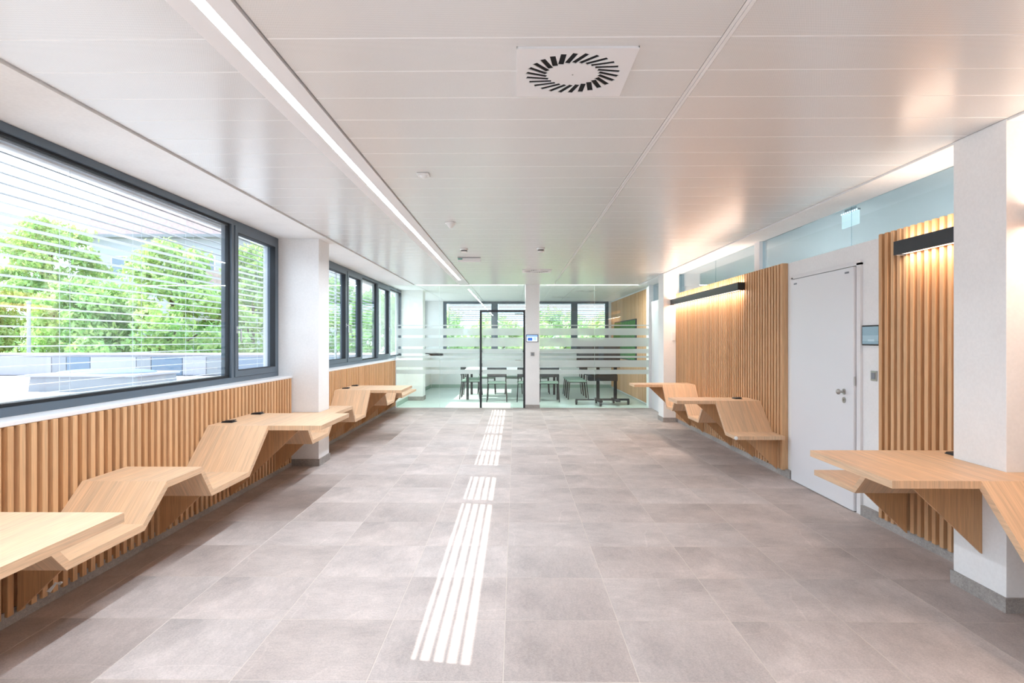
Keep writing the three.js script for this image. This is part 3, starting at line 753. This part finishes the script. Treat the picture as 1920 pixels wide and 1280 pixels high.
function corridorLamp(label, z) {
  const o = thing('corridor_light', label, 'ceiling light', [4.9, 2.702, z], 'corridor ceiling light panels');
  put('light_panel', bx(-0.3, 0.3, 0, 0.012, -0.6, 0.6), M.glowCool, o);
  const l = new THREE.RectAreaLight(new THREE.Color().setRGB(0.93, 0.98, 1.0), ROOM_PANEL, 0.58, 1.18);
  l.position.set(4.9, 2.70, z); l.rotation.x = -Math.PI / 2; l.name = 'corridor_area'; scene.add(l);
}
corridorLamp('corridor ceiling light nearest the viewer', -3.2);
corridorLamp('corridor ceiling light in the middle', -7.2);
corridorLamp('corridor ceiling light at the far end', -11.0);
{
  const f = structure('floor_corridor', 'grey corridor floor behind the right wall', 'floor');
  put('covering', bx(3.1, 5.5, -0.002, 0.0, Z_BACK, Z_GLASS - 0.4), M.stone, f);
}
// conference table
{
  const o = thing('conference_table', 'white conference table with dark legs behind the glass', 'table', [-0.07, 0, -16.4]);
  put('table_top', cbx(-1.2, 1.2, 0.735, 0.762, -0.8, 0.8, 0.004), M.tableWhite, o);
  put('apron', merge([bx(-1.12, 1.12, 0.69, 0.735, 0.70, 0.73), bx(-1.12, 1.12, 0.69, 0.735, -0.73, -0.70)]), M.black, o);
  for (const [x, z] of [[-1.13, 0.73], [1.13, 0.73], [-1.13, -0.73], [1.13, -0.73]]) put('leg', bx(x - 0.03, x + 0.03, 0, 0.735, z - 0.03, z + 0.03), M.black, o);
}
function makeChair() {
  const o = new THREE.Group();
  const seat = new THREE.Shape();
  const a = 0.23, r = 0.06;
  seat.moveTo(-a + r, -a); seat.lineTo(a - r, -a); seat.quadraticCurveTo(a, -a, a, -a + r); seat.lineTo(a, a - r); seat.quadraticCurveTo(a, a, a - r, a); seat.lineTo(-a + r, a); seat.quadraticCurveTo(-a, a, -a, a - r); seat.lineTo(-a, -a + r); seat.quadraticCurveTo(-a, -a, -a + r, -a);
  const sg = new THREE.ExtrudeGeometry(seat, { depth: 0.02, bevelEnabled: true, bevelSize: 0.01, bevelThickness: 0.01, bevelSegments: 2, curveSegments: 5 });
  sg.rotateX(-Math.PI / 2); sg.translate(0, 0.45, 0);
  put('seat', sg, M.seatGreen, o);
  put('seat_frame', merge([bx(-0.21, 0.21, 0.425, 0.438, 0.19, 0.21), bx(-0.21, 0.21, 0.425, 0.438, -0.21, -0.19), bx(-0.23, -0.21, 0.425, 0.438, -0.21, 0.21), bx(0.21, 0.23, 0.425, 0.438, -0.21, 0.21)]), M.black, o);
  // the back stands at +z
  const curve = (y0, y1) => { const P = []; for (let i = 0; i <= 8; i++) { const t = i / 8 * 2 - 1; P.push([t * 0.235, 0.25 - 0.045 * t * t]); } const inn = P.map(([x, z]) => [x, z + 0.014]).reverse(); return sweep([...P, ...inn], 'y', y0, y1); };
  put('backrest', curve(0.60, 0.83), M.blackSoft, o);
  for (const s of [-1, 1]) {
    put('leg', rod([s * 0.24, 0, -0.24], [s * 0.215, 0.44, -0.2], 0.0125), M.black, o);
    put('leg', merge([rod([s * 0.24, 0, 0.27], [s * 0.215, 0.46, 0.215], 0.0125), rod([s * 0.215, 0.45, 0.215], [s * 0.222, 0.80, 0.225], 0.0125)]), M.black, o);
  }
  return o;
}
{
  const proto = makeChair();
  const spots = [
    [-0.45, -15.32, 0, 'dark chair with green seat right behind the glass door'], [0.28, -15.32, 0, 'dark chair partly hidden by the narrow central pillar'], [0.82, -15.32, 0, 'dark chair with green seat just right of the central pillar'],
    [-1.14, -15.98, -Math.PI / 2, 'nearer chair at the left end of the conference table'], [-1.14, -16.75, -Math.PI / 2, 'farther chair at the left end of the conference table'],
    [1.56, -15.9, Math.PI / 2, 'nearest chair at the right end of the conference table'], [1.56, -16.5, Math.PI / 2, 'middle chair at the right end of the conference table'], [1.56, -17.1, Math.PI / 2, 'farthest chair at the right end of the conference table'],
    [-0.8, -17.5, Math.PI, 'left chair on the window side of the conference table'], [-0.05, -17.5, Math.PI, 'middle chair on the window side of the conference table'], [0.7, -17.5, Math.PI, 'right chair on the window side of the conference table'],
  ];
  for (const [x, z, t, label] of spots) {
    const c = proto.clone();
    c.name = numbered('meeting_chair');
    c.userData = { label, category: 'chair', group: 'chairs around the conference table' };
    c.position.set(x, 0, z); c.rotation.y = t;
    scene.add(c);
  }
}
{ // screen on a wheeled stand
  const o = thing('mobile_display', 'large dark display on a black wheeled stand behind the glass', 'display', [1.91, 0, -14.42]);
  put('display_panel', cbx(-0.50, 0.50, 0.86, 1.48, -0.045, 0.0, 0.004), M.black, o);
  put('back_cover', cbx(-0.40, 0.40, 0.92, 1.40, 0.0, 0.05, 0.004), M.blackSoft, o);
  put('shelf', cbx(-0.52, 0.62, 0.775, 0.80, -0.16, 0.16, 0.003), M.black, o);
  put('tray', cbx(-0.24, 0.42, 0.56, 0.70, -0.14, 0.14, 0.004), M.blackSoft, o);
  for (const x of [0, 0.40]) put('column', bx(x - 0.035, x + 0.035, 0.14, 1.1, -0.10, -0.05), M.blackSoft, o);
  put('base_bar', merge([bx(-0.08, 0.72, 0.095, 0.14, -0.11, -0.04), bx(-0.05, 0.05, 0.095, 0.13, -0.42, 0.38), bx(0.36, 0.46, 0.095, 0.13, -0.42, 0.30), bx(-0.52, 0.0, 0.10, 0.13, -0.10, -0.05)]), M.blackSoft, o);
  for (const [x, z] of [[0, 0.36], [-0.5, -0.075], [0.70, -0.075], [0.0, -0.40], [0.41, -0.40]]) {
    const w = put('caster', rod([x - 0.02, 0.048, z], [x + 0.02, 0.048, z], 0.048, 18), M.black, o);
    put('fork', bx(x - 0.026, x + 0.026, 0.05, 0.10, z - 0.012, z + 0.03), M.blackSoft, w);
  }
}
{
  const o = thing('moss_picture', 'green moss picture in a dark frame on the meeting room slats', 'picture');
  const poly = [[-15.4, 0.97], [-15.4, 2.02], [-18.6, 2.02], [-19.15, 0.97]];
  put('picture_frame', sweep(poly, 'x', 2.945, 2.984, 'y'), M.dark, o);
  put('moss', sweep([[-15.43, 1.0], [-15.43, 1.99], [-18.57, 1.99], [-19.09, 1.0]], 'x', 2.935, 2.946, 'y'), M.moss, o);
}

// ---------------------------------------------------------------- outdoors
const TERR = 0.30;
{
  const t = structure('floor_terrace', 'white gravel roof terrace outside the left windows', 'ground');
  put('gravel', bx(-40, -2.96, TERR - 0.4, TERR, 8, -20.7), M.gravel, t);
  const e = structure('floor_garden', 'green ground below the trees', 'ground');
  put('lawn', bx(-120, 90, -5.4, -5.0, -21.4, -160), M.earth, e);
}
{
  const o = thing('parapet_wall', 'low roof parapet with pale and blue cladding panels beyond the gravel', 'wall');
  put('wall_core', bx(-45, -2.0, TERR - 0.2, 1.0, -20.75, -21.2), M.cladPale, o);
  put('coping', cbx(-45, -2.0, 1.0, 1.055, -20.66, -21.3, 0.01), M.sill, o);
  const xs = [[-30, -15.5, 'cladPale'], [-15.5, -15.0, 'cladGrey'], [-15.0, -14.2, 'cladBlue'], [-14.2, -12.65, 'cladPale'], [-12.65, -12.15, 'cladGrey'], [-12.15, -11.1, 'cladBlue'], [-11.1, -10.3, 'cladPale'], [-10.3, -9.4, 'cladGrey'], [-9.4, -8.2, 'cladBlue'], [-8.2, -6.6, 'cladPale'], [-6.6, -5.4, 'cladBlue'], [-5.4, -3.2, 'cladPale']];
  for (const [a, b, m] of xs) put('cladding_panel', cbx(a + 0.01, b - 0.01, TERR + 0.02, 0.93, -20.75, -20.70, 0.01), M[m], o);
}
{
  const o = thing('roof_skylight', 'low grey skylight box standing on the roof gravel', 'skylight', [-10.0, TERR, -15.2]);
  put('curb', sweep([[-1.25, 0], [1.25, 0], [1.2, 0.34], [-1.2, 0.34]], 'z', -0.9, 0.9), M.cladGrey, o);
  put('lid', cbx(-1.28, 1.28, 0.34, 0.40, -0.98, 0.98, 0.02), M.cladPale, o);
  const dome = new THREE.SphereGeometry(1, 24, 8, 0, Math.PI * 2, 0, Math.PI / 2).scale(1.15, 0.10, 0.85).translate(0, 0.40, 0);
  put('dome', dome, M.cladBlue, o);
}
{
  const o = thing('street_pole', 'thin white pole in front of the trees', 'pole', [-17.75, -5, -22.6]);
  put('pole_shaft', rod([0, 0, 0], [0, 7.8, 0], 0.09, 12, 0.06), M.cladPale, o);
  put('pole_cap', lathe([[0.0001, 7.92], [0.07, 7.88], [0.08, 7.8], [0.0001, 7.78]], 12), M.cladPale, o);
}
{
  const o = thing('gabled_building', 'pale building with a red tiled roof behind the trees', 'building');
  const zc = -43, x0 = -29.4, x1 = -13.6, ye = 8.65;
  put('facade', sweep([[x0, -5], [x1, -5], [x1, ye], [x0, ye]], 'z', zc, zc - 8), M.facade, o);
  put('roof', sweep([[x0 - 0.6, ye], [x1 + 0.6, ye], [x1 - 4, ye + 6.6], [x0 + 5.4, ye + 6.6]], 'z', zc + 0.6, zc - 8.6), M.roof, o);
  put('eaves', bx(x0 - 0.7, x1 + 0.7, ye - 0.15, ye + 0.05, zc + 0.75, zc - 8.7), M.cladGrey, o);
  for (let i = 0; i < 7; i++) for (let j = 0; j < 4; j++) {
    const x = x0 + 1.4 + i * 2.05, y = -3 + j * 2.9;
    const w = put('window', bx(x, x + 1.1, y, y + 1.6, zc + 0.05, zc - 0.05), M.sill, o);
    put('pane', bx(x + 0.08, x + 1.02, y + 0.08, y + 1.52, zc + 0.07, zc + 0.05), M.facadeWindow, w);
  }
  const d = put('dormer', sweep([[-22.4, ye + 1.2], [-21.2, ye + 1.2], [-21.2, ye + 1.8], [-21.8, ye + 2.2], [-22.4, ye + 1.8]], 'z', zc + 0.9, zc - 1), M.facade, o);
  put('dormer_window', bx(-22.1, -21.5, ye + 1.3, ye + 1.8, zc + 0.95, zc + 0.9), M.facadeWindow, d);
}
{
  const o = thing('small_house', 'small house with brown-red roof between tree and window frame', 'building');
  put('facade', bx(-19.6, -15.4, -5, 3.6, -37, -40), M.facade, o);
  put('roof', sweep([[-19.9, 3.5], [-15.1, 3.5], [-16.1, 5.6], [-18.2, 5.6]], 'z', -36.6, -40.4), M.roof, o);
}
// trees
const sprig = (() => {
  const P = [], N = [];
  let s = 7;
  const q = () => { s = (s * 16807) % 2147483647; return s / 2147483647; };
  for (let i = 0; i < 9; i++) {
    const c = new THREE.Vector3(q() - 0.5, q() - 0.5, q() - 0.5).multiplyScalar(1.1), n = new THREE.Vector3(q() - 0.5, q() * 0.9 + 0.1, q() - 0.5).normalize();
    const a = new THREE.Vector3(q() - 0.5, q() - 0.5, q() - 0.5).cross(n).normalize(), b = n.clone().cross(a), L = 0.30 + 0.14 * q(), W = L * 0.42;
    const tip = c.clone().addScaledVector(a, L), tail = c.clone().addScaledVector(a, -L), l = c.clone().addScaledVector(b, W).addScaledVector(n, 0.05), r = c.clone().addScaledVector(b, -W).addScaledVector(n, 0.05);
    for (const t of [[tail, r, tip], [tail, tip, l]]) for (const v of t) P.push(v.x, v.y, v.z);
  }
  const g = new THREE.BufferGeometry();
  g.setAttribute('position', new THREE.Float32BufferAttribute(P, 3));
  g.computeVertexNormals();
  return g;
})();
const leafMat = phy({ color: 0xffffff, roughness: 0.95, transmission: 0.45, thickness: 0, side: THREE.DoubleSide });
function tree(label, x, z, yTop, r, leaves, hue, group, light = 0) {
  const yBase = -5, H = yTop - yBase, o = thing('tree', label, 'tree', [x, yBase, z], group);
  put('trunk', rod([0, 0, 0], [0.15, H * 0.8, 0], 0.22, 9, 0.06), M.bark, o);
  const lim = [];
  const blobs = [];
  const nb = 34;
  for (let i = 0; i < nb; i++) {
    const t = Math.pow((i + 0.5) / nb, 0.85), ang = i * 2.399 + rnd() * 0.8, wide = r * Math.sqrt(Math.max(0.03, 1 - Math.pow(t * 1.06 - 0.38, 2) * 1.9)) * (1 - 0.35 * t);
    const rad = wide * (0.45 + 0.55 * rnd()), y = H * (0.30 + 0.66 * t);
    const c = new THREE.Vector3(Math.cos(ang) * rad, y, Math.sin(ang) * rad);
    blobs.push([c, r * rr(0.20, 0.34) * (1.15 - 0.55 * t)]);
    if (i % 2 === 0) lim.push(rod([0.08, Math.max(H * 0.2, y - rad * 0.7), 0], c.toArray(), 0.06, 5, 0.02));
  }
  put('branches', merge(lim), M.bark, o);
  const im = new THREE.InstancedMesh(sprig, leafMat, leaves);
  im.name = 'foliage';
  im.userData.kind = 'stuff';
  const mt = new THREE.Matrix4(), qt = new THREE.Quaternion(), e = new THREE.Euler(), col = new THREE.Color();
  for (let i = 0; i < leaves; i++) {
    const [c, br] = blobs[Math.floor(rnd() * nb)], u = rr(-1, 1), a = rnd() * Math.PI * 2, k = br * Math.pow(rnd(), 0.4), s = Math.sqrt(1 - u * u);
    const p = c.clone().add(new THREE.Vector3(s * Math.cos(a) * 1.25, u * 0.72, s * Math.sin(a) * 1.25).multiplyScalar(k));
    e.set(rnd() * 6.28, rnd() * 6.28, rnd() * 6.28);
    const sc = rr(0.26, 0.46);
    im.setMatrixAt(i, mt.compose(p, qt.setFromEuler(e), new THREE.Vector3(sc, sc, sc)));
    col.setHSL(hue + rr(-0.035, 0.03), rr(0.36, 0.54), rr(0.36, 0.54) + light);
    im.setColorAt(i, col);
  }
  o.add(im);
}
const G1 = 'trees beyond the roof terrace', G2 = 'trees beyond the meeting room windows';
tree('tall light green tree at the left edge of the nearest window', -22.6, -30, 7.6, 3.2, 2600, 0.235, G1);
tree('bright green tree in front of the pale building', -15.6, -28, 6.1, 3.4, 2800, 0.245, G1);
tree('low dense tree filling the far left corner of the window', -24.5, -27, 4.4, 3.0, 2200, 0.225, G1);
tree('rounded tree between the two tall trees', -18.4, -26.5, 4.2, 2.8, 2200, 0.25, G1);
tree('green tree seen through the narrow sash', -13.2, -31, 6.4, 2.8, 2200, 0.24, G1);
tree('green tree seen through the far left windows', -11.6, -40, 5.6, 3.2, 2000, 0.26, G1);
tree('second green tree seen through the far left windows', -8.4, -38, 4.6, 3.0, 1800, 0.27, G1);
tree('broad tree beyond the terrace left of all the others', -31.5, -27, 5.4, 3.4, 2000, 0.23, G1);
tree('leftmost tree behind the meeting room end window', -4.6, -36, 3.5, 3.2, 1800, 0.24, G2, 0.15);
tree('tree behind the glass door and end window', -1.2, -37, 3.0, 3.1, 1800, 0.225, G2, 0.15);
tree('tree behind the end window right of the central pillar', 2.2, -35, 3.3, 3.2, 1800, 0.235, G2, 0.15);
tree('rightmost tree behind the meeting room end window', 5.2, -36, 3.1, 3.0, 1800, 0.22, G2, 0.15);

// ---------------------------------------------------------------- shadows on for everything
scene.traverse((o) => { if (o.isMesh) { o.castShadow = true; o.receiveShadow = true; } });
renderer.render(scene, camera);
